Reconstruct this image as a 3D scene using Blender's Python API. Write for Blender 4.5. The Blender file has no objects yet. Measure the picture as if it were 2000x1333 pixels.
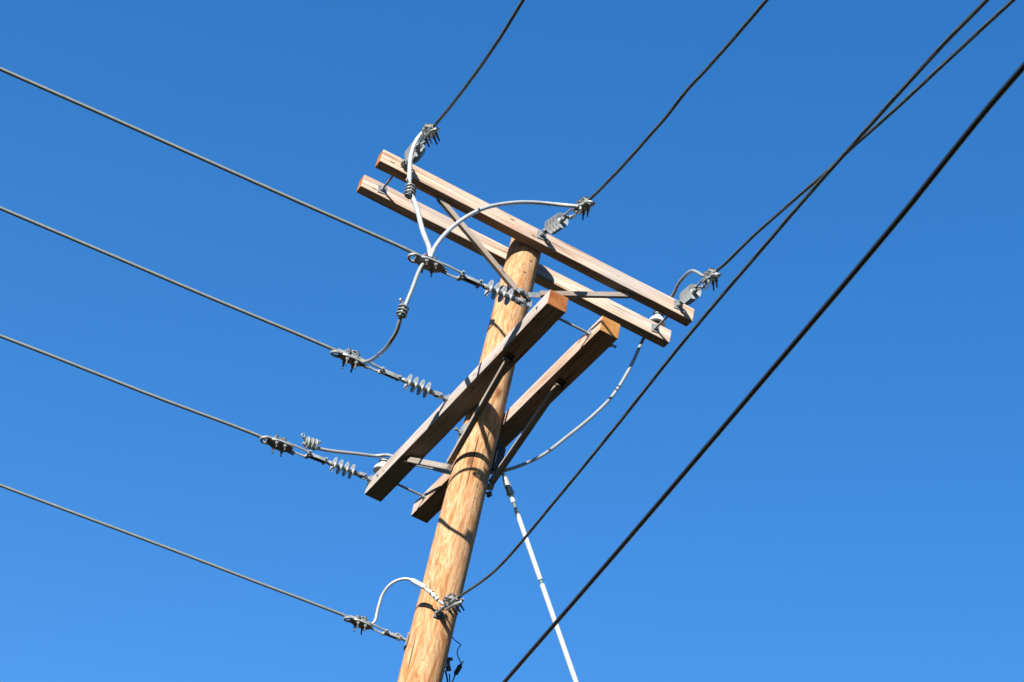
import bpy, bmesh, math, random
from mathutils import Vector, Matrix, Quaternion
random.seed(7)
V = Vector
H = 10.57                       # height of the upper crossarms above the ground
sc = bpy.context.scene
COL = sc.collection

# ------------------------------------------------------------------ camera
def make_camera():
    az, el, roll = 0.34894, 0.67499, 0.23616
    f = V((math.cos(el)*math.sin(az), math.cos(el)*math.cos(az), math.sin(el)))
    r = f.cross(V((0, 0, 1))).normalized(); u = r.cross(f)
    R = math.cos(roll)*r + math.sin(roll)*u
    U = -math.sin(roll)*r + math.cos(roll)*u
    m = Matrix((R, U, -f)).transposed().to_4x4()
    m.translation = V((-3.43766, -9.61835, -8.96951 + H))
    cd = bpy.data.cameras.new('camera'); cam = bpy.data.objects.new('camera', cd)
    COL.objects.link(cam); cam.matrix_world = m
    cd.sensor_width = 36.0; cd.lens = 36.0*3906.53/2000.0
    cd.clip_start = 0.1; cd.clip_end = 5000
    cd.dof.use_dof = True; cd.dof.focus_distance = 13.2; cd.dof.aperture_fstop = 9.0
    sc.camera = cam
make_camera()

# ------------------------------------------------------------------ light
SUN = V((-1.17, -1.0, 0.65)).normalized()      # direction towards the sun
w = bpy.data.worlds.new('World'); sc.world = w; w.use_nodes = True
nt = w.node_tree; nt.nodes.clear()
out = nt.nodes.new('ShaderNodeOutputWorld'); bg = nt.nodes.new('ShaderNodeBackground')
sky = nt.nodes.new('ShaderNodeTexSky'); sky.sky_type = 'NISHITA'; sky.sun_disc = False
sky.sun_elevation = math.asin(SUN.z)
sky.sun_rotation = math.atan2(SUN.x, SUN.y)
sky.altitude = 300; sky.air_density = 1.0; sky.dust_density = 0.0; sky.ozone_density = 3.0
hs = nt.nodes.new('ShaderNodeHueSaturation'); hs.inputs['Saturation'].default_value = 1.45; hs.inputs['Value'].default_value = 1.20; hs.inputs['Hue'].default_value = 0.509
gm = nt.nodes.new('ShaderNodeGamma'); gm.inputs[1].default_value = 0.8
nt.links.new(sky.outputs[0], gm.inputs[0]); nt.links.new(gm.outputs[0], hs.inputs['Color'])
nt.links.new(hs.outputs[0], bg.inputs['Color']); bg.inputs['Strength'].default_value = 0.072
nt.links.new(bg.outputs[0], out.inputs['Surface'])
ld = bpy.data.lights.new('sun', 'SUN'); ld.energy = 5.0; ld.angle = math.radians(0.5); ld.color = (1.0, 0.95, 0.87)
lo = bpy.data.objects.new('sun', ld); COL.objects.link(lo)
lo.rotation_euler = SUN.to_track_quat('Z', 'Y').to_euler(); lo.location = (0, 0, 30)
sc.view_settings.view_transform = 'Standard'; sc.view_settings.look = 'None'
sc.view_settings.exposure = 1.86; sc.view_settings.gamma = 1.0

# ------------------------------------------------------------------ materials
def newmat(name):
    m = bpy.data.materials.new(name); m.use_nodes = True
    n = m.node_tree.nodes; l = m.node_tree.links
    return m, n, l, n['Principled BSDF']
def N(n, t, **k):
    x = n.new(t)
    for a, b in k.items():
        if a in x.inputs.keys(): x.inputs[a].default_value = b
        else: setattr(x, a, b)
    return x
def ramp(n, stops, interp='LINEAR'):
    r = n.new('ShaderNodeValToRGB'); r.color_ramp.interpolation = interp
    e = r.color_ramp.elements
    while len(e) < len(stops): e.new(0.5)
    for i, (p, c) in enumerate(stops):
        e[i].position = p; e[i].color = (c[0], c[1], c[2], 1) if not isinstance(c, (int, float)) else (c, c, c, 1)
    return r
def mixc(n, l, f, a, b, blend='MIX'):
    m = n.new('ShaderNodeMix'); m.data_type = 'RGBA'; m.blend_type = blend
    for s, v in ((m.inputs[0], f), (m.inputs[6], a), (m.inputs[7], b)):
        if hasattr(v, 'is_linked') or isinstance(v, bpy.types.NodeSocket): l.new(v, s)
        elif isinstance(v, (int, float)): s.default_value = v
        else: s.default_value = (*v, 1)
    return m.outputs[2]
def coords(n, l, scale, offset=(0, 0, 0)):
    tc = n.new('ShaderNodeTexCoord'); mp = n.new('ShaderNodeMapping')
    mp.inputs['Scale'].default_value = scale; mp.inputs['Location'].default_value = offset
    l.new(tc.outputs['Object'], mp.inputs['Vector']); return mp.outputs[0]
def noise(n, l, vec, scale, detail=4, rough=.55, dist=0):
    x = n.new('ShaderNodeTexNoise'); x.inputs['Scale'].default_value = scale; x.inputs['Detail'].default_value = detail
    x.inputs['Roughness'].default_value = rough; x.inputs['Distortion'].default_value = dist
    l.new(vec, x.inputs['Vector']); return x.outputs[0]

def mat_pole():
    m, n, l, b = newmat('peeled_pole_wood')
    v1 = coords(n, l, (9, 9, 1.6)); v2 = coords(n, l, (40, 40, 2.6)); v3 = coords(n, l, (7, 7, 2.0), (3, 1, 7))
    a = noise(n, l, v1, 1.6, 5, .6, 1.6)
    base = ramp(n, [(.28, (.174, .071, .024)), (.42, (.234, .124, .053)), (.54, (.285, .182, .101)), (.68, (.210, .097, .036))]); l.new(a, base.inputs[0])
    g = noise(n, l, v2, 1.0, 4, .65, 2.2)
    gr = ramp(n, [(.34, (.42, .27, .18)), (.45, (.95, .92, .88)), (.56, (1, 1, 1)), (.70, (.90, .76, .62))]); l.new(g, gr.inputs[0])
    c = mixc(n, l, .45, base.outputs[0], gr.outputs[0], 'MULTIPLY')
    # swirling peeled grain
    wv = n.new('ShaderNodeTexWave'); wv.wave_type = 'BANDS'; wv.bands_direction = 'X'
    wv.inputs['Scale'].default_value = 3.2; wv.inputs['Distortion'].default_value = 11; wv.inputs['Detail'].default_value = 3
    wv.inputs['Detail Scale'].default_value = 1.1
    l.new(coords(n, l, (3.4, 3.4, 1.3), (5, 2, 1)), wv.inputs['Vector'])
    wr = ramp(n, [(.0, (.70, .50, .36)), (.12, (1, 1, 1)), (1.0, (1, 1, 1))]); l.new(wv.outputs[0], wr.inputs[0])
    c = mixc(n, l, .75, c, wr.outputs[0], 'MULTIPLY')
    # reddish patches
    p = noise(n, l, v3, 1.4, 4, .6, .8); pr = ramp(n, [(.56, 0.), (.70, .85)]); l.new(p, pr.inputs[0])
    c = mixc(n, l, pr.outputs[0], c, (0.183, 0.0628, 0.0169))
    # knots
    vk = n.new('ShaderNodeTexVoronoi'); vk.inputs['Scale'].default_value = 1.0; l.new(coords(n, l, (5.5, 5.5, 2.4), (.4, .2, .3)), vk.inputs['Vector'])
    kr = ramp(n, [(.06, 1.), (.17, .0)]); l.new(vk.outputs['Distance'], kr.inputs[0])
    c = mixc(n, l, kr.outputs[0], c, (0.0966, 0.0338, 0.0106))
    # leftover inner bark and dirt specks
    s = noise(n, l, coords(n, l, (55, 55, 26), (2, 4, 0)), 1.0, 3, .6, .4); s2 = noise(n, l, coords(n, l, (4, 4, .9), (9, 2, 4)), 1.2, 3)
    mu = n.new('ShaderNodeMath'); mu.operation = 'MULTIPLY'
    sr = ramp(n, [(.58, 0.), (.66, 1.)]); l.new(s, sr.inputs[0]); s2r = ramp(n, [(.50, 0.05), (.60, .9)]); l.new(s2, s2r.inputs[0])
    l.new(sr.outputs[0], mu.inputs[0]); l.new(s2r.outputs[0], mu.inputs[1])
    c = mixc(n, l, mu.outputs[0], c, (0.0628, 0.0386, 0.0193))
    # drying checks
    ck = noise(n, l, coords(n, l, (42, 42, 1.1), (1, 6, 3)), 1.0, 2, .5, .2); cr = ramp(n, [(.27, 1.), (.30, 0.)]); l.new(ck, cr.inputs[0])
    c = mixc(n, l, cr.outputs[0], c, (0.0426, 0.0249, 0.0142))
    l.new(c, b.inputs['Base Color']); b.inputs['Roughness'].default_value = .8; b.inputs['Specular IOR Level'].default_value = .15
    bp = n.new('ShaderNodeBump'); bp.inputs['Strength'].default_value = .5; bp.inputs['Distance'].default_value = .006
    l.new(g, bp.inputs['Height']); l.new(bp.outputs[0], b.inputs['Normal']); return m

def mat_timber(name, light, mid, red, k, axis='X'):
    m, n, l, b = newmat(name)
    sc1 = {'X': (.7, 16, 16), 'Y': (16, .7, 16)}[axis]; sc2 = {'X': (1.6, 70, 70), 'Y': (70, 1.6, 70)}[axis]; sc3 = {'X': (1.2, 5, 5), 'Y': (5, 1.2, 5)}[axis]
    a = noise(n, l, coords(n, l, sc1, (k, k, k)), 1, 4, .6, .9)
    r = ramp(n, [(.3, red), (.44, mid), (.56, light), (.7, mid)]); l.new(a, r.inputs[0])
    g = noise(n, l, coords(n, l, sc2, (k, 0, k)), 1, 3, .6, .5)
    gr = ramp(n, [(.34, (.40, .27, .21)), (.45, (.92, .88, .85)), (.55, (1.0, 1.0, 1.0)), (.66, (1.0, .98, .96))]); l.new(g, gr.inputs[0])
    c = mixc(n, l, .9, r.outputs[0], gr.outputs[0], 'MULTIPLY')
    # weathering: greyed areas
    wz = noise(n, l, coords(n, l, sc3, (k*2, 1, 1)), 1, 4, .6); wr = ramp(n, [(.42, 0.), (.66, .75)]); l.new(wz, wr.inputs[0])
    c = mixc(n, l, wr.outputs[0], c, (.225, .205, .190))
    # nail and bolt holes, small stains
    vk = n.new('ShaderNodeTexVoronoi'); vk.inputs['Scale'].default_value = 1.0; l.new(coords(n, l, {'X': (4.5, 14, 14), 'Y': (14, 4.5, 14)}[axis], (k, .3, .8)), vk.inputs['Vector'])
    kr = ramp(n, [(.07, .85), (.12, .0)]); l.new(vk.outputs['Distance'], kr.inputs[0])
    c = mixc(n, l, kr.outputs[0], c, (0.0774, 0.041, 0.0241))
    ck = noise(n, l, coords(n, l, {'X': (1.1, 40, 40), 'Y': (40, 1.1, 40)}[axis], (1, k, 3)), 1.0, 2, .5, .2); cr = ramp(n, [(.27, 1.), (.31, 0.)]); l.new(ck, cr.inputs[0])
    c = mixc(n, l, cr.outputs[0], c, (0.0483, 0.029, 0.0217))
    l.new(c, b.inputs['Base Color']); b.inputs['Roughness'].default_value = .85; b.inputs['Specular IOR Level'].default_value = .12
    bp = n.new('ShaderNodeBump'); bp.inputs['Strength'].default_value = .45; bp.inputs['Distance'].default_value = .004
    l.new(g, bp.inputs['Height']); l.new(bp.outputs[0], b.inputs['Normal']); return m

def mat_endgrain(name, c1, c2, axis='X'):
    m, n, l, b = newmat(name)
    wv = n.new('ShaderNodeTexWave'); wv.wave_type = 'RINGS'; wv.rings_direction = axis
    wv.inputs['Scale'].default_value = 16; wv.inputs['Distortion'].default_value = 2.5; wv.inputs['Detail'].default_value = 3
    l.new(coords(n, l, (1, 1, 1), (.03, .05, .09)), wv.inputs['Vector'])
    a = noise(n, l, coords(n, l, (14, 14, 14), (2, 3, 1)), 1, 4)
    r = ramp(n, [(.35, c1), (.62, c2)]); l.new(a, r.inputs[0])
    wr = ramp(n, [(.0, (.62, .5, .42)), (.35, (1, 1, 1))]); l.new(wv.outputs[0], wr.inputs[0])
    c = mixc(n, l, .5, r.outputs[0], wr.outputs[0], 'MULTIPLY')
    l.new(c, b.inputs['Base Color']); b.inputs['Roughness'].default_value = .9; b.inputs['Specular IOR Level'].default_value = .1
    return m

def mat_metal(name, col, rough=.45, metal=.5, var=.12, scale=30):
    m, n, l, b = newmat(name)
    a = noise(n, l, coords(n, l, (1, 1, 1)), scale, 4, .6)
    r = ramp(n, [(.3, [x*(1-var) for x in col]), (.7, [min(1, x*(1+var)) for x in col])]); l.new(a, r.inputs[0])
    l.new(r.outputs[0], b.inputs['Base Color']); b.inputs['Roughness'].default_value = rough; b.inputs['Metallic'].default_value = metal
    return m

M_POLE = mat_pole()
M_ARM_A = mat_timber('crossarm_wood_tan', (.375, .288, .225), (.285, .192, .133), (.165, .080, .045), 1.3)
M_ARM_B = mat_timber('crossarm_wood_pale', (.385, .322, .262), (.320, .245, .188), (.225, .145, .100), 6.1)
M_ARM_C = mat_timber('crossarm_wood_grey', (0.271, 0.246, 0.227), (0.222, 0.193, 0.174), (0.183, 0.121, 0.0824), 3.7, 'Y')
M_ARM_D = mat_timber('crossarm_wood_ochre', (0.3, 0.231, 0.186), (0.251, 0.169, 0.119), (0.212, 0.106, 0.0435), 8.8, 'Y')
M_END = mat_endgrain('fresh_end_grain', (0.155, 0.0555, 0.0169), (0.212, 0.0916, 0.0314))
M_ENDY = mat_endgrain('reddish_end_grain', (0.126, 0.0386, 0.0116), (0.179, 0.07, 0.0241), 'Y')
M_ENDD = mat_endgrain('ochre_end_grain', (0.193, 0.0795, 0.0217), (0.241, 0.121, 0.0386), 'Y')
M_BRACE = mat_timber('brace_wood', (0.157, 0.127, 0.101), (0.127, 0.0935, 0.0693), (0.0974, 0.06, 0.0374), 4.4)
M_GALV = mat_metal('galvanised_steel', (0.163, 0.174, 0.177), .38, .35, .30)
M_ALU = mat_metal('cast_aluminium', (0.177, 0.185, 0.181), .40, .30, .35)
M_WIRE = mat_metal('aged_conductor', (0.121, 0.131, 0.123), .5, .15)
M_DWIRE = mat_metal('underside_shade_conductor', (0.041, 0.0473, 0.0444), .55, .25)  # shade of wires seen from beneath, put into the base colour
M_JUMP = mat_metal('new_aluminium_strand', (0.213, 0.222, 0.222), .45, .10, .2, 12)
M_JUMPG = mat_metal('greyed_aluminium_strand', (.158, .166, .163), .45, .15, .12, 7)
M_STEEL = mat_metal('dark_bolt_steel', (0.029, 0.0309, 0.03), .5, .4)
M_SHED = mat_metal('grey_silicone', (0.169, 0.179, 0.181), .38, 0., .10)
M_PORC = mat_metal('white_porcelain', (0.319, 0.324, 0.319), .15, 0., .02)
M_RUBBER = mat_metal('black_cable_jacket', (0.00579, 0.00579, 0.00676), .45, 0.)
M_FIBRE = mat_metal('white_fibreglass', (0.3, 0.319, 0.328), .35, 0., .03)
M_TEAL = mat_metal('greenish_grey_coupling', (0.0774, 0.116, 0.121), .5, .2)

# ------------------------------------------------------------------ mesh builder
class MB:
    def __init__(s): s.v = []; s.f = []; s.mi = []
    def add(s, vs, fs, mi=0):
        o = len(s.v); s.v += [tuple(x) for x in vs]; s.f += [tuple(i+o for i in f) for f in fs]; s.mi += [mi]*len(fs)
    def box(s, c, size, bevel=.002, M=None, mi=0):
        bm = bmesh.new(); bmesh.ops.create_cube(bm, size=1)
        for q in bm.verts: q.co = V((q.co.x*size[0], q.co.y*size[1], q.co.z*size[2]))
        if bevel: bmesh.ops.bevel(bm, geom=list(bm.edges), offset=bevel, segments=2, profile=.6, affect='EDGES')
        bm.verts.index_update()
        T = Matrix.Translation(V(c)) @ (M.to_4x4() if M else Matrix())
        s.add([T @ q.co for q in bm.verts], [[q.index for q in f.verts] for f in bm.faces], mi); bm.free()
    def sweep(s, pts, rads, seg=12, lobes=0, depth=0, twist=0, cap=True, flat=1.0, up=None):
        pts = [V(p) for p in pts]; n = len(pts)
        if not isinstance(rads, (list, tuple)): rads = [rads]*n
        vs = []; fs = []; nrm = None; dist = 0
        for i in range(n):
            t = (pts[min(i+1, n-1)] - pts[max(i-1, 0)]).normalized()
            if nrm is None:
                nrm = V(up) if up else (V((0, 0, 1)) if abs(t.z) < .9 else V((1, 0, 0)))
            nrm = (nrm - t*nrm.dot(t)).normalized(); bn = t.cross(nrm)
            if i: dist += (pts[i]-pts[i-1]).length
            for k in range(seg):
                a = 2*math.pi*k/seg; r = rads[i]
                if lobes: r *= 1 + depth*(abs(math.cos(lobes*(a + dist*twist)/2)) - .5)
                vs.append(pts[i] + nrm*(math.cos(a)*r) + bn*(math.sin(a)*r*flat))
        for i in range(n-1):
            for k in range(seg):
                k2 = (k+1) % seg; fs.append((i*seg+k, i*seg+k2, (i+1)*seg+k2, (i+1)*seg+k))
        if cap: fs.append(tuple(range(seg-1, -1, -1))); fs.append(tuple((n-1)*seg+k for k in range(seg)))
        s.add(vs, fs)
    def cyl(s, a, b, r, seg=12, r2=None): s.sweep([a, b], [r, r if r2 is None else r2], seg)
    def lathe(s, o, ax, prof, seg=24):        # prof: (distance along axis, radius)
        o = V(o); ax = V(ax).normalized(); s.sweep([o + ax*p[0] for p in prof], [max(p[1], 1e-4) for p in prof], seg)
    def lathe2(s, o, ax, prof, seg=24):       # allows profiles that fold back on themselves
        o = V(o); ax = V(ax).normalized(); a = ax.orthogonal().normalized(); b = ax.cross(a); vs = []; fs = []
        for d, r in prof:
            for k in range(seg):
                t = 2*math.pi*k/seg; vs.append(o + ax*d + (a*math.cos(t) + b*math.sin(t))*max(r, 1e-4))
        for i in range(len(prof)-1):
            for k in range(seg):
                k2 = (k+1) % seg; fs.append((i*seg+k, i*seg+k2, (i+1)*seg+k2, (i+1)*seg+k))
        s.add(vs, fs)
    def ring(s, c, nrm, r1, r2, th, seg=24, up=None, tseg=8):   # closed ring, elliptical
        nrm = V(nrm).normalized(); a = V(up).normalized() if up else nrm.orthogonal().normalized(); b = nrm.cross(a); c = V(c); vs = []; fs = []
        for i in range(seg):
            t = 2*math.pi*i/seg; d = a*math.cos(t)*r1 + b*math.sin(t)*r2; dn = d.normalized()
            for k in range(tseg):
                q = 2*math.pi*k/tseg; vs.append(c + d + dn*math.cos(q)*th + nrm*math.sin(q)*th)
        for i in range(seg):
            j = (i+1) % seg
            for k in range(tseg):
                k2 = (k+1) % tseg; fs.append((i*tseg+k, j*tseg+k, j*tseg+k2, i*tseg+k2))
        s.add(vs, fs)
    def build(s, name, mats, parent=None, loc=(0, 0, 0), smooth=True):
        if not isinstance(mats, (list, tuple)): mats = [mats]
        me = bpy.data.meshes.new(name); L = V(loc)
        me.from_pydata([tuple(V(q)-L) for q in s.v], [], s.f)
        for mt in mats: me.materials.append(mt)
        for i, p in enumerate(me.polygons): p.material_index = s.mi[i]; p.use_smooth = smooth
        me.validate(); bm = bmesh.new(); bm.from_mesh(me); bmesh.ops.recalc_face_normals(bm, faces=bm.faces); bm.to_mesh(me); bm.free()
        if smooth:
            try: me.set_sharp_from_angle(angle=math.radians(40))
            except Exception: pass
        o = bpy.data.objects.new(name, me); COL.objects.link(o)
        if parent: o.parent = parent
        else: o.location = L
        return o
def tag(o, label, cat, group=None, kind=None):
    if label: o['label'] = label
    if cat: o['category'] = cat
    if group: o['group'] = group
    if kind: o['kind'] = kind
    return o
def empty(name, loc, label, cat, group=None, rot=None):
    o = bpy.data.objects.new(name, None); COL.objects.link(o); o.location = loc; o.empty_display_size = .1
    if rot is not None: o.rotation_mode = 'QUATERNION'; o.rotation_quaternion = rot
    return tag(o, label, cat, group)
def copy_tree(root, loc, rot, label, scale=1.0):
    c = root.copy(); COL.objects.link(c); c.location = loc; c.rotation_mode = 'QUATERNION'; c.rotation_quaternion = rot; c.scale = (scale,)*3
    if label: c['label'] = label
    for ch in root.children:
        d = ch.copy(); COL.objects.link(d); d.parent = c
        for g in ch.children:
            e = g.copy(); COL.objects.link(e); e.parent = d
    return c
def frame(direction, roll=0.0):            # X along the pull, Z up, rolled about X
    x = V(direction).normalized(); y = V((0, 0, 1)).cross(x).normalized(); z = x.cross(y)
    q = Matrix((x, y, z)).transposed().to_quaternion()
    return q @ Quaternion((1, 0, 0), roll)
def P(x, y, z): return V((x, y, z + H))
def smooth_path(pts, step):
    pts = [V(p) for p in pts]; n = len(pts); o = []
    for i in range(n-1):
        p0 = pts[i-1] if i else pts[0]*2-pts[1]; p1 = pts[i]; p2 = pts[i+1]; p3 = pts[i+2] if i+2 < n else pts[-1]*2-pts[-2]
        d1 = max((p2-p1).length**.5, 1e-4); d0 = max((p1-p0).length**.5, 1e-4); d2 = max((p3-p2).length**.5, 1e-4)
        m = max(1, int((p2-p1).length/step))
        t0, t1, t2, t3 = 0, d0, d0+d1, d0+d1+d2
        for j in range(m):
            t = t1 + (t2-t1)*j/m
            A1 = p0*((t1-t)/(t1-t0)) + p1*((t-t0)/(t1-t0)); A2 = p1*((t2-t)/(t2-t1)) + p2*((t-t1)/(t2-t1)); A3 = p2*((t3-t)/(t3-t2)) + p3*((t-t2)/(t3-t2))
            B1 = A1*((t2-t)/(t2-t0)) + A2*((t-t0)/(t2-t0)); B2 = A2*((t3-t)/(t3-t1)) + A3*((t-t1)/(t3-t1))
            o.append(B1*((t2-t)/(t2-t1)) + B2*((t-t1)/(t2-t1)))
    o.append(pts[-1]); return o

# ------------------------------------------------------------------ ground
def ground():
    m, n, l, b = newmat('dry_grass_and_soil')
    a = noise(n, l, coords(n, l, (1, 1, 1)), .35, 8, .65); r = ramp(n, [(.35, (.018, .017, .010)), (.55, (.024, .021, .013)), (.7, (.034, .027, .017))]); l.new(a, r.inputs[0])
    l.new(r.outputs[0], b.inputs['Base Color']); b.inputs['Roughness'].default_value = .95; b.inputs['Specular IOR Level'].default_value = 0
    bp = n.new('ShaderNodeBump'); bp.inputs['Distance'].default_value = .05; l.new(noise(n, l, coords(n, l, (1, 1, 1)), 6, 5), bp.inputs['Height']); l.new(bp.outputs[0], b.inputs['Normal'])
    g = MB(); R = 3000; k = 24; vs = []; fs = []
    for i in range(k+1):
        for j in range(k+1):
            u = (i/k*2-1); q = (j/k*2-1); x = R*u*abs(u); y = R*q*abs(q); d = math.hypot(x, y)
            vs.append((x, y, 0 if d < 40 else .4*math.sin(x*.013)*math.cos(y*.017)))
    for i in range(k):
        for j in range(k): fs.append((i*(k+1)+j, (i+1)*(k+1)+j, (i+1)*(k+1)+j+1, i*(k+1)+j+1))
    g.add(vs, fs); o = g.build('ground', m); o['kind'] = 'structure'
ground()

# ------------------------------------------------------------------ pole
R0, TAP = .1114, .00422
def prad(z): return R0 - TAP*z
def pole():
    root = empty('utility_pole', (0, 0, 0), 'round peeled orange wooden pole that carries all four crossarms', 'utility pole')
    b = MB(); zs = []; z = -H-.3
    while z < .1: zs.append(z); z += .035
    zs.append(.1); seg = 56; vs = []; fs = []
    from mathutils import noise as mn
    for z in zs:
        for k in range(seg):
            a = 2*math.pi*k/seg; r = prad(z); q = V((math.cos(a)*.9, math.sin(a)*.9, z*.7))
            r += .0022*mn.noise(q*2.2) + .0012*mn.noise(q*7) + .0006*mn.noise(V((q.x*30, q.y*30, z*3)))
            vs.append(P(r*math.cos(a), r*math.sin(a), z))
    n = len(zs)
    for i in range(n-1):
        for k in range(seg):
            k2 = (k+1) % seg; fs.append((i*seg+k, i*seg+k2, (i+1)*seg+k2, (i+1)*seg+k))
    fs.append(tuple((n-1)*seg+k for k in range(seg)))
    b.add(vs, fs); b.build('shaft', M_POLE, root)
    # drilled holes
    for (x, z) in ((.018, -.165), (-.005, -.285)):
        y = -math.sqrt(prad(z)**2-x*x); h = MB(); h.cyl(P(x, y-.0015, z), P(x, y+.02, z), .0065); h.build('bolt_hole', M_RUBBER, root)
    # curved plate washer, through bolt and square nut on the left side
    def curved_plate(z, ang, wid, hgt, th):
        m_ = MB(); r = prad(z)+.004; k = 10; vs = []; fs = []
        for i in range(k+1):
            a = ang + (i/k-.5)*wid/r
            for rr in (r, r+th):
                for zz in (z-hgt/2, z+hgt/2): vs.append(P(rr*math.cos(a), rr*math.sin(a), zz))
        for i in range(k):
            o = i*4; q = o+4
            fs += [(o, q, q+1, o+1), (o+2, o+3, q+3, q+2), (o, o+2, q+2, q), (o+1, q+1, q+3, o+3)]
        fs += [(0, 1, 3, 2), (k*4, k*4+2, k*4+3, k*4+1)]
        m_.add(vs, fs); return m_
    pl = curved_plate(-1.655, math.pi*1.04, .105, .13, .008).build('washer_plate', M_ALU, root, smooth=False)
    m_ = MB(); m_.cyl(P(-.11, -.02, -1.655), P(-.178, -.024, -1.650), .0075); m_.box(P(-.136, -.021, -1.655), (.016, .030, .030), .003)
    m_.box(P(-.172, -.024, -1.650), (.012, .024, .012), .002); m_.build('guy_bolt', M_GALV, root)
    # plates for the two dead-ended neutrals
    pl = curved_plate(-3.15, math.pi*.89, .07, .09, .007).build('washer_plate', M_GALV, root, smooth=False)
    m_ = MB(); m_.cyl(P(-.10, .042, -3.145), P(-.165, .042, -3.145), .010); m_.ring(P(-.178, .042, -3.145), (0, 1, 0), .016, .020, .0065); m_.build('eye_bolt', M_GALV, root)
    m_ = curved_plate(-3.0, math.pi*1.42, .05, .05, .007); m_.build('washer_plate', M_STEEL, root, smooth=False)
    m_ = MB(); m_.cyl(P(-.035, -.09, -2.995), P(-.035, -.14, -2.995), .010); m_.ring(P(-.035, -.150, -2.995), (1, 0, 0), .016, .018, .0065); m_.build('eye_bolt', M_GALV, root)
    # nut of the lower brace bolt on the right side
    m_ = MB(); m_.cyl(P(.10, -.01, -1.985), P(.165, -.012, -1.985), .008); m_.box(P(.148, -.0115, -1.985), (.02, .032, .032), .003); m_.build('brace_bolt', M_STEEL, root)
    # guy hook bracket under the far crossarm
    m_ = curved_plate(-1.70, -.04, .09, .24, .010); m_.box(P(.155, 0, -1.70), (.07, .018, .19), .004); m_.cyl(P(.175, -.02, -1.77), P(.175, .02, -1.77), .012)
    m_.build('guy_bracket', M_STEEL, root, smooth=False)
    # upper brace strap around the pole front
    m_ = curved_plate(-.462, math.pi*1.5, .20, .034, .006); m_.box(P(-.075, -.120, -.452), (.035, .012, .05), .003); m_.box(P(.095, -.125, -.440), (.095, .010, .042), .003, Matrix.Rotation(-.5, 3, 'Y'))
    m_.cyl(P(0, -.11, -.462), P(0, -.150, -.462), .009); m_.box(P(0, -.135, -.462), (.028, .014, .028), .003); m_.build('brace_strap', M_GALV, root, smooth=False)
    return root
pole()

# ------------------------------------------------------------------ crossarms
def beam(parent, axis, c, L, wid, hgt, mats):
    b = MB(); bm = bmesh.new(); bmesh.ops.create_cube(bm, size=1)
    S = (2*L, wid, hgt) if axis == 'X' else (wid, 2*L, hgt)
    for q in bm.verts: q.co = V((q.co.x*S[0], q.co.y*S[1], q.co.z*S[2]))
    bmesh.ops.bevel(bm, geom=list(bm.edges), offset=.006, segments=2, profile=.55, affect='EDGES')
    ai = 0 if axis == 'X' else 1
    # cut into stations so the edges can waver a little
    for i in range(1, 24):
        co = V((0, 0, 0)); co[ai] = -L + 2*L*i/24; no = V((0, 0, 0)); no[ai] = 1
        bmesh.ops.bisect_plane(bm, geom=bm.verts[:]+bm.edges[:]+bm.faces[:], plane_co=co, plane_no=no)
    from mathutils import noise as mn
    ph = c[0]*7 + c[1]*13
    for q in bm.verts:
        if abs(abs(q.co[ai])-L) > .01:
            t = q.co[ai]; oi = 1-ai
            q.co[oi] += .0018*mn.noise(V((t*2.0, ph, 0))) + .0010*mn.noise(V((t*9, ph, q.co.z*30))); q.co.z += .0018*mn.noise(V((t*1.6, ph, 9))) + .0010*mn.noise(V((t*9, ph+5, q.co[oi]*30)))
    bm.verts.index_update(); bm.normal_update()
    o = 0
    for f in bm.faces:
        b.f.append(tuple(q.index for q in f.verts)); b.mi.append(1 if abs(f.normal[ai]) > .75 else 0)
    b.v = [tuple(q.co) for q in bm.verts]; bm.free()
    ob = b.build('beam', mats, parent, smooth=False); return ob
def strip(name, parent, p0, p1, wid, th, nrm, mat, origin):
    # wooden brace: rectangular section swept from p0 to p1, `nrm` is its face direction
    p0 = V(p0)-origin; p1 = V(p1)-origin; x = (p1-p0).normalized(); z = V(nrm); z = (z-x*z.dot(x)).normalized(); y = z.cross(x)
    b = MB(); b.box((0, 0, 0), ((p1-p0).length, wid, th), .003)
    ob = b.build(name, mat, parent, smooth=False); ob.matrix_local = Matrix.Translation((p0+p1)/2) @ Matrix((x, y, z)).transposed().to_4x4(); return ob
def plate(parent, origin, c, n, s=.058, th=.006, mat=None, name='square_washer', tilt=.0):
    b = MB(); q = V(n).to_track_quat('X', 'Z').to_matrix() @ Matrix.Rotation(tilt, 3, 'X')
    b.box(V(c)-origin, (th, s, s), .0015, q); return b.build(name, mat or M_GALV, parent, smooth=False)
def arming_bolt(parent, origin, a, b_, r=.0085, tail=.13):
    m = MB(); a = V(a)-origin; b_ = V(b_)-origin; d = (b_-a).normalized()
    m.cyl(a - d*.14, b_ + d*tail, r)
    q = d.to_track_quat('X', 'Z').to_matrix()
    for c in (a - d*.118, a + d*.012, b_ - d*.012, b_ + d*(tail-.035)): m.box(c, (.014, .026, .026), .003, q)
    return m.build('arming_bolt', M_GALV, parent)
def eye_bolt(parent, origin, c, d):
    m = MB(); c = V(c)-origin; d = V(d).normalized(); q = d.to_track_quat('X', 'Z').to_matrix()
    m.box(c + d*.012, (.018, .03, .03), .003, q); m.cyl(c, c + d*.035, .010); sd = d.cross(V((0, 0, 1))).normalized()
    m.ring(c + d*.050, sd, .017, .020, .0075, up=d); return m.build('eye_nut', M_GALV, parent)

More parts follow.
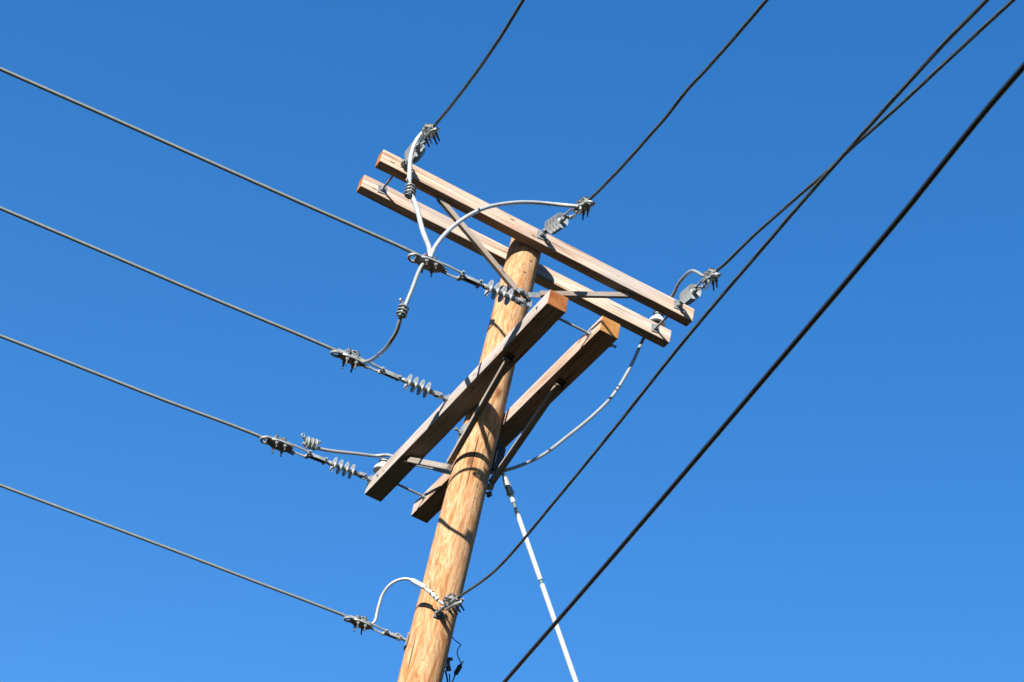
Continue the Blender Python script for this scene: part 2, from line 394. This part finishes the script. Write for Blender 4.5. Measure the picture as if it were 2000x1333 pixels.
A_C = P(.024, -.1498, 0); B_C = P(.024, .1498, 0); C_C = P(-.1792, .0131, -1.4244); D_C = P(.1792, .0131, -1.4244)
LU, LL = 1.22, 1.284; WU, HU = .0806, .1105; WL, HL = .129, .112
armA = empty('crossarm', A_C, 'upper front crossarm of reddish tan wood with three wires pulling off its face', 'crossarm', 'crossarms on the pole')
beam(armA, 'X', A_C, LU, WU, HU, [M_ARM_A, M_END])
armB = empty('crossarm', B_C, 'upper rear crossarm of pale wood passing behind the pole top', 'crossarm', 'crossarms on the pole')
beam(armB, 'X', B_C, LU, WU, HU, [M_ARM_B, M_END])
armC = empty('crossarm', C_C, 'lower front crossarm, grey weathered side and orange end, crossing before the pole', 'crossarm', 'crossarms on the pole')
beam(armC, 'Y', C_C, LL, WL, HL, [M_ARM_C, M_ENDY])
armD = empty('crossarm', D_C, 'lower rear crossarm with bright ochre end, passing behind the pole', 'crossarm', 'crossarms on the pole')
beam(armD, 'Y', D_C, LL, WL, HL, [M_ARM_D, M_ENDD])
# braces
strip('brace', armA, P(-.712, -.130, -.060), P(-.045, -.138, -.485), .040, .030, (0, -1, 0), M_BRACE, A_C)
strip('brace', armA, P(.755, -.130, -.060), P(.125, -.138, -.420), .036, .030, (0, -1, 0), M_BRACE, A_C)
strip('brace', armC, P(-.178, -.680, -1.497), P(-.150, .005, -1.888), .034, .038, (1, 0, 0), M_BRACE, C_C)
strip('brace', armC, P(-.182, .690, -1.497), P(-.142, -.005, -1.925), .036, .038, (1, 0, 0), M_BRACE, C_C)
strip('brace', armD, P(.178, -.680, -1.497), P(.150, .005, -1.888), .034, .038, (1, 0, 0), M_BRACE, D_C)
strip('brace', armD, P(.182, .690, -1.497), P(.150, -.005, -1.925), .036, .038, (1, 0, 0), M_BRACE, D_C)
for arm, o, x in ((armC, C_C, -.182), (armD, D_C, .182)):
    for y in (-.685, .705):
        m = MB(); m.box(P(x, y, -1.487)-o, (.05, .06, .012), .002); m.box(P(x+.02, y, -1.503)-o, (.008, .045, .04), .002); m.cyl(P(x-.03, y+.01, -1.506)-o, P(x+.035, y+.01, -1.506)-o, .007)
        m.build('brace_bracket', M_STEEL, arm, smooth=False)
for x in (-.715, .757):
    m = MB(); m.box(P(x, -.130, -.064)-A_C, (.035, .030, .018), .003); m.build('brace_bracket', M_GALV, armA, smooth=False)
# bolts joining the pairs
fA, rA, fB = -.1901, -.1095, .1095
for x in (-1.05, 1.112):
    arming_bolt(armA, A_C, P(x, rA, .0), P(x, fB, .0)); plate(armB, B_C, P(x, fB-.003, .0), (0, -1, 0), .062, tilt=.2)
fC, rC, fD = -.2437, -.1147, .1147
for y in (-1.135, 1.10):
    arming_bolt(armC, C_C, P(rC, y, -1.425), P(fD, y, -1.425), tail=.185); plate(armD, D_C, P(fD-.003, y, -1.425), (-1, 0, 0), .05, tilt=.3)
# through bolts at the pole
for o, arm, p, d in ((A_C, armA, P(.0, fA, 0), (0, -1, 0)),):
    pass
# eye nuts on the faces that take the wires
R_M = [P(-1.023, fA, .02), P(.019, fA, .012), P(1.111, fA, .013)]
L_M = [P(fC, -1.003, -1.31-.06), P(fC, .085, -1.376), P(fC, 1.24, -1.40)]
L_M = [P(fC, -1.003, -1.385+.06), P(fC, .085, -1.380), P(fC, 1.245, -1.380)]
for p in R_M: eye_bolt(armA, A_C, p, (0, -1, 0)); plate(armA, A_C, p + V((0, -.003, 0)), (0, -1, 0), .068, tilt=.15)
for p in L_M: eye_bolt(armC, C_C, p, (-1, 0, 0)); plate(armC, C_C, p + V((-.003, 0, 0)), (-1, 0, 0), .052, tilt=.1)

# ------------------------------------------------------------------ insulators and clamps (built once, then copied)
def make_insulator():
    r = empty('insulator', (0, 0, 0), None, 'insulator', 'dead end insulators')
    m = MB(); m.lathe((0, 0, 0), (1, 0, 0), [(.055, .011), (.075, .011), (.078, .0135), (.262, .0135), (.265, .011), (.285, .011)], 16); m.build('core_rod', M_SHED, r)
    for i in range(4):
        x = .098 + i*.047; m = MB()
        m.lathe2((0, 0, 0), (1, 0, 0), [(x-.014, .0137), (x-.009, .022), (x+.003, .052), (x+.007, .0575), (x+.0100, .0570), (x+.0095, .052), (x-.001, .024), (x+.008, .0137)], 32); m.build('shed', M_SHED, r)
    m = MB()                                   # clevis towards the arm
    m.lathe((0, 0, 0), (1, 0, 0), [(.040, .012), (.050, .0175), (.082, .0175), (.086, .014)], 16)
    for s in (-1, 1): m.box((.022, s*.014, 0), (.055, .007, .030), .003)
    m.cyl((.008, -.024, 0), (.008, .024, 0), .007); m.box((.008, .025, 0), (.014, .006, .014), .002); m.build('clevis', M_GALV, r)
    m = MB(); m.lathe((0, 0, 0), (1, 0, 0), [(.252, .014), (.256, .0175), (.285, .0175), (.292, .012)], 16)
    m.box((.308, 0, 0), (.045, .012, .026), .004); m.cyl((.322, -.02, 0), (.322, .02, 0), .007); m.build('tongue', M_GALV, r)
    return r
def make_clamp(link):
    r = empty('strain_clamp', (0, 0, 0), None, 'wire clamp', 'strain clamps at the wire ends')
    if link:
        m = MB()
        for s in (-1, 1): m.box((-.065, s*.013, 0), (.150, .006, .030), .003)
        m.cyl((-.130, -.030, 0), (-.130, .032, 0), .008); m.box((-.130, .031, 0), (.016, .008, .016), .002); m.box((-.130, -.029, 0), (.016, .008, .016), .002)
        m.box((-.065, 0, .014), (.10, .022, .004), .001)
        m.build('extension_link', M_ALU, r)
    for s in (-1, 1):
        m = MB(); m.sweep([(0, s*.022, 0), (.03, s*.027, 0), (.10, s*.030, .004), (.17, s*.028, .008), (.20, s*.024, .008)], [.012, .0085, .0085, .0085, .010], 10, flat=.8)
        m.ring((0, s*.022, 0), (0, 1, 0), .012, .012, .006, 16); m.build('strap', M_ALU, r)
    m = MB(); m.cyl((0, -.040, 0), (0, .042, 0), .0075); m.box((0, .040, 0), (.016, .008, .016), .002); m.build('pin', M_GALV, r)
    m = MB()                                   # cast trough, deeper in the middle, with a pulling ring at the mouth
    def hull(rings, k, e):
        vs = []; fs = []
        for x, wd, hd, z0 in rings:
            for i in range(k):
                a = 2*math.pi*(i+.5)/k; cx = math.copysign(abs(math.cos(a))**e, math.cos(a)); cz = math.copysign(abs(math.sin(a))**e, math.sin(a))
                vs.append((x, wd*cx, z0 + hd*cz))
        for j in range(len(rings)-1):
            for i in range(k): i2 = (i+1) % k; fs.append((j*k+i, j*k+i2, (j+1)*k+i2, (j+1)*k+i))
        fs.append(tuple(range(k-1, -1, -1))); fs.append(tuple((len(rings)-1)*k+i for i in range(k))); m.add(vs, fs)
    # broad flange below, rounded trough above it, flat pulling ring at the mouth
    hull([(.125, .020, .008, -.010), (.145, .036, .009, -.014), (.175, .046, .010, -.016), (.250, .046, .010, -.016), (.285, .034, .010, -.014), (.318, .016, .009, -.012)], 12, .35)
    hull([(.120, .014, .012, .004), (.150, .021, .019, .002), (.20, .024, .022, .002), (.26, .022, .020, .004), (.300, .016, .014, .010), (.325, .013, .012, .014)], 12, .7)
    m.ring((.318, 0, -.016), (.12, 0, 1), .042, .030, .0095, 28, up=(1, 0, -.12))
    m.build('clamp_body', M_ALU, r)
    m = MB(); m.box((.222, 0, .032), (.105, .026, .014), .006); m.box((.188, 0, .042), (.022, .044, .012), .004); m.box((.252, 0, .042), (.022, .044, .012), .004)
    m.sweep([(.170, 0, .030), (.180, 0, .050), (.20, 0, .058), (.222, 0, .052), (.232, 0, .034)], .0075, 8, flat=1.6); m.build('keeper', M_ALU, r)
    for x in (.188, .252):
        m = MB(); arc = [(x, -.030, -.085), (x, -.030, .030)] + [(x, -.030*math.cos(t*math.pi/8), .030+.026*math.sin(t*math.pi/8)) for t in range(1, 8)] + [(x, .030, .030), (x, .030, -.085)]
        m.sweep(arc, .0062, 8)
        ub = m.build('u_bolt', M_STEEL, r)
        for s in (-1, 1):
            q = MB(); q.lathe((x, s*.030, -.030), (0, 0, -1), [(0, .013), (.004, .013), (.0045, .0105), (.016, .0105)], 6); q.build('nut', M_ALU, ub)
    return r
ins0 = make_insulator(); clL = make_clamp(True); clR = make_clamp(False)
def use(proto, state, loc, rot, label, scale=1.0):
    if not state:
        state.append(1); proto.location = loc; proto.rotation_mode = 'QUATERNION'; proto.rotation_quaternion = rot; proto['label'] = label; proto.scale = (scale,)*3; return proto
    return copy_tree(proto, loc, rot, label, scale)
si, sl, sr = [], [], []
ENDL = []; ENDR = []
LN = ['grey ribbed insulator crossing the pole, on the near right end of the grey crossarm', 'grey ribbed insulator against the sky at the middle of the grey crossarm', 'grey ribbed insulator at the far lower left end of the grey crossarm']
LC = ['strain clamp where two white jumper wires meet above a pulling ring', 'strain clamp at the bottom end of the drooping jumper with the boxy connector', 'strain clamp beside the wrapped tap connector, lowest of the three off the grey crossarm']
DIRL = [(-1, 0, -.075), (-1, 0, -.055), (-1, 0, -.075)]
RL = [.0, .0, .0]
for i in range(3):
    d = V(DIRL[i]).normalized(); o = L_M[i] + V((-1, 0, 0))*.044; q = frame(d, [.25, -.1, .25][i])
    use(ins0, si, o, q, LN[i], .95); c = o + d*.425
    use(clL, sl, c, q, LC[i], .95); ENDL.append(c + d*.30 + V((0, 0, .022)))
RN = ['grey bell shaped insulator half hidden by the thick white jumper, left end of top crossarm', 'grey bell shaped insulator above the pole top on the front crossarm', 'grey bell shaped insulator at the right end of the top crossarm']
RC = ['strain clamp above the left end of the top crossarm, four bolt legs fanning right', 'strain clamp above the pole top with four dark bolt legs hanging down', 'strain clamp at right end of the top crossarm beside the short looped jumper']
ETGT = [P(-1.081, -.80, -.169), P(.052, -.80, -.107), P(1.037, -.80, -.152)]
for i in range(3):
    o = R_M[i] + V((0, -1, 0))*.050; d = (ETGT[i]-V((0, 0, .018))-o).normalized(); Ln = (ETGT[i]-o).length; s = .93
    q = frame(d, [.75, .2, .35][i]); copy_tree(ins0, o, frame(d, 0), RN[i], s)
    c = ETGT[i] - V((0, 0, .018)) - d*.285*s
    use(clR, sr, c, q, RC[i], s); ENDR.append(ETGT[i])
dL = V((-1, 0, -.03)).normalized(); q = frame(dL, .1)
copy_tree(clL, P(-.262, .042, -3.153), q, 'lowest left strain clamp, bolted straight to the side of the pole without insulator', .72)
EL4 = P(-.262, .042, -3.153) + dL*.26 + V((0, 0, .02))
dR = V((-.02, -1, -.22)).normalized()
copy_tree(clR, P(-.038, -.150, -2.985), frame(dR, .95), 'strain clamp bolted on the pole front, its bolt legs jutting right past the pole edge', .86)
ER4 = P(-.038, -.150, -2.985) + dR*.25 + V((0, 0, .018))

# ------------------------------------------------------------------ conductors
def strand(name, pts, r, mat, label, cat, step=.03, group=None, lobes=9, depth=.30, twist=22, seg=18):
    path = smooth_path(pts, step); m = MB(); m.sweep(path, r, seg, lobes, depth, twist)
    return tag(m.build(name, mat, None, loc=path[0]), label, cat, group)
LW = [([(-.80, -1.352), (-1.004, -1.36), (-1.717, -1.401), (-2.357, -1.438), (-2.976, -1.473), (-3.573, -1.511)], -1.003),
      ([(-.80, -1.408), (-.997, -1.417), (-1.916, -1.470), (-2.585, -1.506), (-3.232, -1.543)], .085),
      ([(-.80, -1.412), (-1.012, -1.424), (-1.815, -1.488), (-2.522, -1.536), (-2.866, -1.562)], 1.27),
      ([(-.38, -3.153), (-.469, -3.159), (-1.083, -3.192), (-1.709, -3.227), (-2.605, -3.284)], .042)]
LLB = ['topmost wire running off the left edge of the photo', 'second wire down on the left, ending at the clamp with the drooping jumper',
       'third wire down on the left, ending beside the wrapped tap connector', 'bottom wire on the left, ending at the clamp on the pole side']
for i, ((pts, y), lb) in enumerate(zip(LW, LLB)):
    # straight fit plus a light sag beyond the frame
    x0, z0 = pts[1]; x1, z1 = pts[-1]; sl_ = (z1-z0)/(x0-x1)
    p = [P(x, y, z) for x, z in pts]; p[0] = P(pts[0][0], y, z0 - sl_*(x0-pts[0][0]))
    for s in (2, 5, 9, 14, 20, 27, 35):
        p.append(P(x1-s, y, z1 + sl_*s*(1-s/42)))
    path = smooth_path(p, .25); dense = []
    near = [q for q in path if q.x > -6]; far = [q for q in path if q.x <= -6]
    near = smooth_path(near, .03); m = MB(); m.sweep(near + far, [.0108, .0108, .0110, .0085][i], 16, 8, .10, 14)
    tag(m.build('conductor_wire', M_WIRE, None, loc=near[0]), lb, 'power line', 'wires off to the left')
RW = [([(-1.122, -1.214, -0.347), (-1.15, -1.487, -0.450), (-1.17, -1.687, -0.518), (-1.197, -1.964, -0.595), (-1.223, -2.217, -0.645), (-1.248, -2.473, -0.662)], .0094, M_DWIRE,
       'wire leaving the top edge, rising from the left end of the top crossarm'),
      ([(.032, -1.004, -.180), (.007, -1.248, -.254), (-.023, -1.55, -.332), (-.05, -1.818, -.390), (-.072, -2.043, -.437), (-.091, -2.228, -.457), (-.102, -2.330, -.470), (-.124, -2.563, -.530), (-.154, -2.86, -.600), (-.179, -3.11, -.650), (-.2, -3.319, -.690)], .0097, M_DWIRE,
       'wire leaving the top edge from the clamp above the pole top'),
      ([(1.020, -.960, -.200), (.992, -1.251, -.247), (.974, -1.428, -.282), (.93, -1.873, -.390), (.887, -2.304, -.500), (.871, -2.456, -.533), (.856, -2.611, -.560), (.833, -2.842, -.617), (.799, -3.179, -.697), (.752, -3.649, -.793), (.708, -4.087, -.885), (.69, -4.266, -.924)], .0097, M_DWIRE,
       'wire leaving the top right corner from the right end of the top crossarm'),
      ([(-.122, -1.108, -3.209), (-.251, -2.028, -3.305), (-.358, -2.793, -3.358), (-.456, -3.496, -3.390), (-.517, -3.928, -3.427), (-.573, -4.328, -3.471), (-.627, -4.718, -3.512), (-.684, -5.124, -3.566), (-.738, -5.507, -3.624), (-.783, -5.828, -3.677), (-.819, -6.087, -3.735)], .0074, M_DWIRE,
       'thin twisted wire rising from the clamp on the pole front to the top edge'),
      ([(.165, .0, -3.90), (-.017, -1.292, -3.941), (-.221, -2.75, -3.985), (-.373, -3.833, -4.006), (-.498, -4.73, -4.018), (-.553, -5.123, -4.022), (-.595, -5.418, -4.021), (-.627, -5.653, -4.008), (-.666, -5.926, -4.003), (-.693, -6.12, -4.010)], .0106, M_RUBBER,
       'thick smooth black cable crossing the lower right corner')]
starts = [ENDR[0], ENDR[1], ENDR[2], ER4, None]

for i, (pts, r, mt, lb) in enumerate(RW):
    p = [P(*q) for q in pts]
    if starts[i] is not None:
        e = starts[i]; p = [e - (p[0]-e).normalized()*.12, e] + p
    g = (p[-1]-p[-3]).normalized(); e0 = p[-1]; sl_ = g.z/math.hypot(g.x, g.y); hd = V((g.x, g.y, 0)).normalized()
    for s in (1.5, 4, 8, 14, 22, 30): p.append(e0 + hd*s + V((0, 0, sl_*s*(1-s/45))))
    if i < 4: strand('conductor_wire', p, r, mt, lb, 'power line', .03, 'wires rising to the right', 6, .20, 30, 18)
    else: strand('communication_cable', p, r, mt, lb, 'cable', .08, None, 0, 0, 0, 12)

# ------------------------------------------------------------------ jumpers
J = [([ENDR[0]+V((.0, .10, .005)), P(-1.045, -.60, .03), P(-1.077, -.52, -.03), P(-1.088, -.51, -.164), P(-1.072, -.55, -.378), P(-1.053, -.62, -.579), P(-1.011, -.68, -.71), P(-.958, -.8, -.984), P(-.925, -.96, -1.25), P(-.93, -1.0, -1.345)], .0150,
      'thick white jumper wire hanging from the top left clamp in front of both top crossarms'),
     ([ENDR[1]+V((0, .07, .0)), P(-.006, -.72, -.128), P(-.125, -.66, -.139), P(-.264, -.66, -.211), P(-.412, -.70, -.338), P(-.589, -.76, -.534), P(-.72, -.82, -.744), P(-.825, -.88, -.97), P(-.896, -.95, -1.191), P(-.925, -1.01, -1.345)], .0125,
      'white jumper wire arching over the top crossarms from the middle clamp'),
     ([P(-.95, -1.0, -1.38), P(-.968, -1.01, -1.47), P(-.988, -1.04, -1.665), P(-.998, -1.035, -1.79), P(-.998, -1.015, -1.842), P(-.976, -.94, -1.890), P(-.965, -.84, -1.900), P(-.943, -.70, -1.850), P(-.914, -.5, -1.751), P(-.877, -.25, -1.613), P(-.856, .0, -1.467), P(-.86, .06, -1.42)], .0115,
      'grey jumper wire drooping between the two upper left clamps'),
     ([P(-.77, 1.25, -1.342), P(-.706, 1.25, -1.338), P(-.589, 1.25, -1.309), P(-.375, 1.25, -1.228), P(-.249, 1.25, -1.18), P(-.195, 1.2, -1.172), P(-.08, 1.011, -1.288), P(0, .802, -1.403), P(.06, .55, -1.555), P(.15, .313, -1.650), P(.3, .229, -1.590), P(.5, .211, -1.395),
       P(.69, .215, -1.10), P(.83, .20, -.86), P(.93, .19, -.65), P(1.02, .19, -.345), P(1.078, .212, -.08), P(1.118, .222, .08), P(1.142, .165, .222), P(1.132, -.04, .225), P(1.10, -.162, .225), P(1.08, -.29, .205), P(1.066, -.40, .160), P(1.054, -.52, .055), ENDR[2]+V((.004, .16, .085)), ENDR[2]+V((.002, .08, .030)), ENDR[2]+V((0, .02, .004))], .0112,
      'long jumper wire swinging behind the pole from one white pin insulator to the other'),
     ([P(-.365, .05, -3.150), P(-.34, .045, -3.115), P(-.346, .03, -3.037), P(-.349, 0, -2.947), P(-.33, -.05, -2.89), P(-.278, -.1, -2.857), P(-.213, -.15, -2.876), P(-.139, -.2, -2.936), P(-.06, -.25, -3.000), P(-.03, -.30, -3.01)], .0085,
      'small white jumper loop arching between the lowest clamps across the pole')]
for ji, (p, r, lb) in enumerate(J): strand('jumper_wire', p, r, M_JUMPG if ji in (2, 3) else M_JUMP, lb, 'jumper wire', .02, 'jumper wires around the pole', 6, .14, 16, 20)

# tap connectors clasped around the jumpers
def connector(c, d, up, label, s=1.0):
    r = empty('tap_connector', c, label, 'connector', 'connectors on the jumpers')
    x = V(d).normalized(); z = V(up); z = (z - x*z.dot(x)).normalized(); y = z.cross(x)
    r.rotation_mode = 'QUATERNION'; r.rotation_quaternion = Matrix((x, y, z)).transposed().to_quaternion(); r.scale = (s,)*3
    m = MB(); m.box((0, 0, .012), (.090, .040, .034), .007); m.box((.004, 0, -.014), (.060, .034, .020), .006); m.build('clamp_body', M_ALU, r)
    for i in range(3): m = MB(); m.ring((-.028+i*.028, 0, .004), (1, .12, 0), .036, .029, .0062, 24, up=(0, 0, 1)); m.build('wrap_band', M_ALU, r)
    m = MB(); m.cyl((.03, .01, .020), (.066, .020, .040), .0095); m.cyl((-.040, 0, .01), (-.062, -.012, .034), .0085); m.ring((-.066, -.012, .040), (0, 1, 0), .011, .011, .005, 14); m.build('clamp_bolt', M_GALV, r)
    return r
connector(P(-1.053, -.628, -.585), (.06, -.08, -.75), (-.6, -.5, 0), 'wrapped connector on the thick white jumper, in front of the pale crossarm')
connector(P(-.998, -1.025, -1.815), (-.005, .03, -.20), (-.6, -.35, -.1), 'boxy connector on the drooping jumper against plain sky', .85)
connector(P(-.712, 1.245, -1.325), (1, 0, .2), (0, -.2, 1), 'wrapped connector with splayed bolt ends, just above the lowest insulator string', 1.05)
m = MB(); a, b_ = P(-.235, -.135, -2.868), P(-.175, -.178, -2.903); m.sweep([a, b_], .0155, 10); m.cyl(a-(b_-a)*.1, a, .0125); m.cyl(b_, b_+(b_-a)*.1, .0125)
tag(m.build('compression_sleeve', M_FIBRE, None, loc=a), 'plain white sleeve on the small jumper loop at the pole edge', 'connector', 'connectors on the jumpers')
r = empty('split_bolt', P(-.125, -.212, -2.948), 'small banded splice with a wire end sticking up, in front of the pole', 'connector', 'connectors on the jumpers')
m = MB(); a, b_ = V((-.022, .012, .022)), V((.030, -.022, -.030)); m.sweep([a, b_], .0130, 10); m.build('sleeve', M_FIBRE, r)
m = MB()
for t in (.3, .72): q = a.lerp(b_, t); m.sweep([q-(b_-a)*.04, q+(b_-a)*.04], .0152, 12)
m.build('band', M_STEEL, r)
m = MB(); m.sweep([(-.012, .0, .012), (-.022, 0, .035), (-.036, .0, .062)], .0030, 6); m.build('wire_tail', M_DWIRE, r)

# pin insulators
def pin_insulator(c, base_z, label):
    r = empty('pin_insulator', V((c[0], c[1], base_z)), label, 'insulator', 'white pin insulators'); h = c[2]-base_z
    m = MB(); m.lathe2((0, 0, h), (0, 0, 1), [(-.012, .020), (-.052, .036), (-.055, .054), (-.052, .060), (-.034, .059), (-.010, .046), (.004, .031), (.014, .027), (.024, .031), (.034, .030), (.040, .018), (.041, .001)], 40)
    m.lathe2((0, 0, h), (0, 0, 1), [(-.012, .020), (-.030, .024), (-.031, .030), (-.02, .032)], 32); m.build('porcelain_bell', M_PORC, r)
    m = MB(); m.ring((0, 0, h+.022), (0, 0, 1), .031, .031, .005); m.sweep([(-.035, .01, h+.044), (.035, -.01, h+.044)], .0165, 10); m.build('tie_clamp', M_STEEL, r)
    m = MB(); m.cyl((0, 0, -.003), (0, 0, h), .010); m.lathe((0, 0, 0), (0, 0, 1), [(0, .026), (.006, .026), (.008, .016), (.022, .014)], 16); m.build('pin', M_GALV, r); return r
pin_insulator(P(-.197, 1.2, -1.262), H-1.4244+.056, 'white pin insulator peeking over the far end of the grey crossarm')
pin_insulator(P(1.143, .162, .150), H+.0553, 'white pin insulator seen from below between the right ends of the top crossarms')
for a, d in ((P(-.197, 1.2, -1.200), (1, -.4, 0)), (P(1.143, .162, .200), (0, -1, .1))): pass

# fibreglass guy strain rod and steel guy down to the ground
g0 = P(.175, 0, -1.745); gd = (P(.968, 0, -2.961)-P(.25, 0, -1.844)).normalized()
r = empty('guy_rod', g0, 'long white rod slanting down right from behind the lower crossarms', 'guy strain rod')
g1 = P(.232, 0, -1.815)-g0
m = MB(); m.cyl((0, 0, 0), g1, .012); m.build('shackle', M_GALV, r)
m = MB(); m.lathe(g1, gd, [(-.01, .014), (0, .019), (.085, .0225), (.10, .023), (.101, .026), (.112, .026), (.113, .018)], 20); m.build('end_cap', M_ALU, r)
def seg(a, b_, rad, mt, nm): q = MB(); q.cyl(g1+gd*a, g1+gd*b_, rad, 16); return q.build(nm, mt, r)
seg(.112, .165, .0150, M_FIBRE, 'rod'); seg(.165, .222, .0110, M_TEAL, 'coupling'); seg(.222, .690, .0155, M_FIBRE, 'rod'); seg(.690, .722, .0115, M_TEAL, 'coupling'); seg(.722, 2.6, .0160, M_FIBRE, 'rod')
gg = g0 + g1 + gd*2.6; t = gg.z/-gd.z; ge = gg + gd*t
strand('guy_wire', [gg-gd*.05, gg.lerp(ge, .5), ge], .006, M_WIRE, 'steel guy wire from the white rod down to the ground', 'guy wire', .5)
m = MB(); m.cyl(ge - gd*.6, ge + gd*.4, .012); m.ring(ge - gd*.62, (0, 1, 0), .03, .02, .006); tag(m.build('guy_anchor', M_GALV, None, loc=ge), 'steel anchor rod where the guy wire meets the ground', 'anchor')

# surge arrester group behind the pole, bottom of the picture
ac = P(.262, .1, -3.11)
r = empty('surge_arrester', ac, 'small black ribbed arrester hanging behind the pole at the bottom edge', 'arrester')
m = MB(); ax = V((-.28, 0, -1)).normalized(); m.sweep([(0, 0, 0), ax*.085], .0085, 10); m.build('core', M_STEEL, r)
for i in range(4): q = MB(); q.lathe2(ax*(.014+i*.017), ax, [(-.003, .009), (.001, .0155), (.004, .0155), (.005, .009)], 16); q.build('shed', M_STEEL, r)
m = MB(); m.sweep(smooth_path([ax*.08, (-.028, 0, -.13), (-.045, 0, -.19)], .02), .005, 8); m.sweep([(0, 0, 0), (.010, 0, .025)], .0045, 8); m.build('terminal', M_GALV, r)
strand('lead_wire', [P(.125, .07, -2.92), P(.15, .1, -2.945), P(.19, .1, -2.975), P(.233, .1, -2.988), P(.229, .1, -3.0), P(.219, .1, -3.03), P(.228, .1, -3.062), P(.250, .1, -3.09), P(.266, .1, -3.108)], .0032, M_STEEL,
       'thin dark wire with a kink, running from the pole to the small arrester', 'wire', .012, None, 0, 0, 0, 8)
r = empty('cutout_bracket', P(.17, .1, -3.14), 'grey bracket with black end poking out behind the pole near the bottom edge', 'bracket')
m = MB(); m.box((-.035, 0, -.025), (.075, .018, .075), .006, Matrix.Rotation(.5, 3, 'Y')); m.build('bracket_arm', M_GALV, r)
m = MB(); m.sweep([(.005, 0, .035), (.012, 0, .0), (.024, 0, -.040)], [.014, .010, .017], 12); m.sweep([(.0, 0, .030), (.030, 0, .038)], .010, 10); m.build('bushing', M_STEEL, r)
m = MB(); m.sweep(smooth_path([(.005, 0, -.05), (.030, 0, -.10), (.045, 0, -.155)], .02), .0055, 8); m.sweep([(.035, 0, -.06), (.06, 0, -.15)], .004, 8)
m.sweep(smooth_path([(-.05, 0, -.165), (-.01, 0, -.160), (.05, 0, -.185)], .02), .0045, 8); m.build('lead', M_STEEL, r)
m = MB(); m.lathe((.063, 0, -.30), (0, 0, 1), [(0, .022), (.10, .022), (.13, .020), (.135, .010)], 16); m.build('tube', M_FIBRE, r)
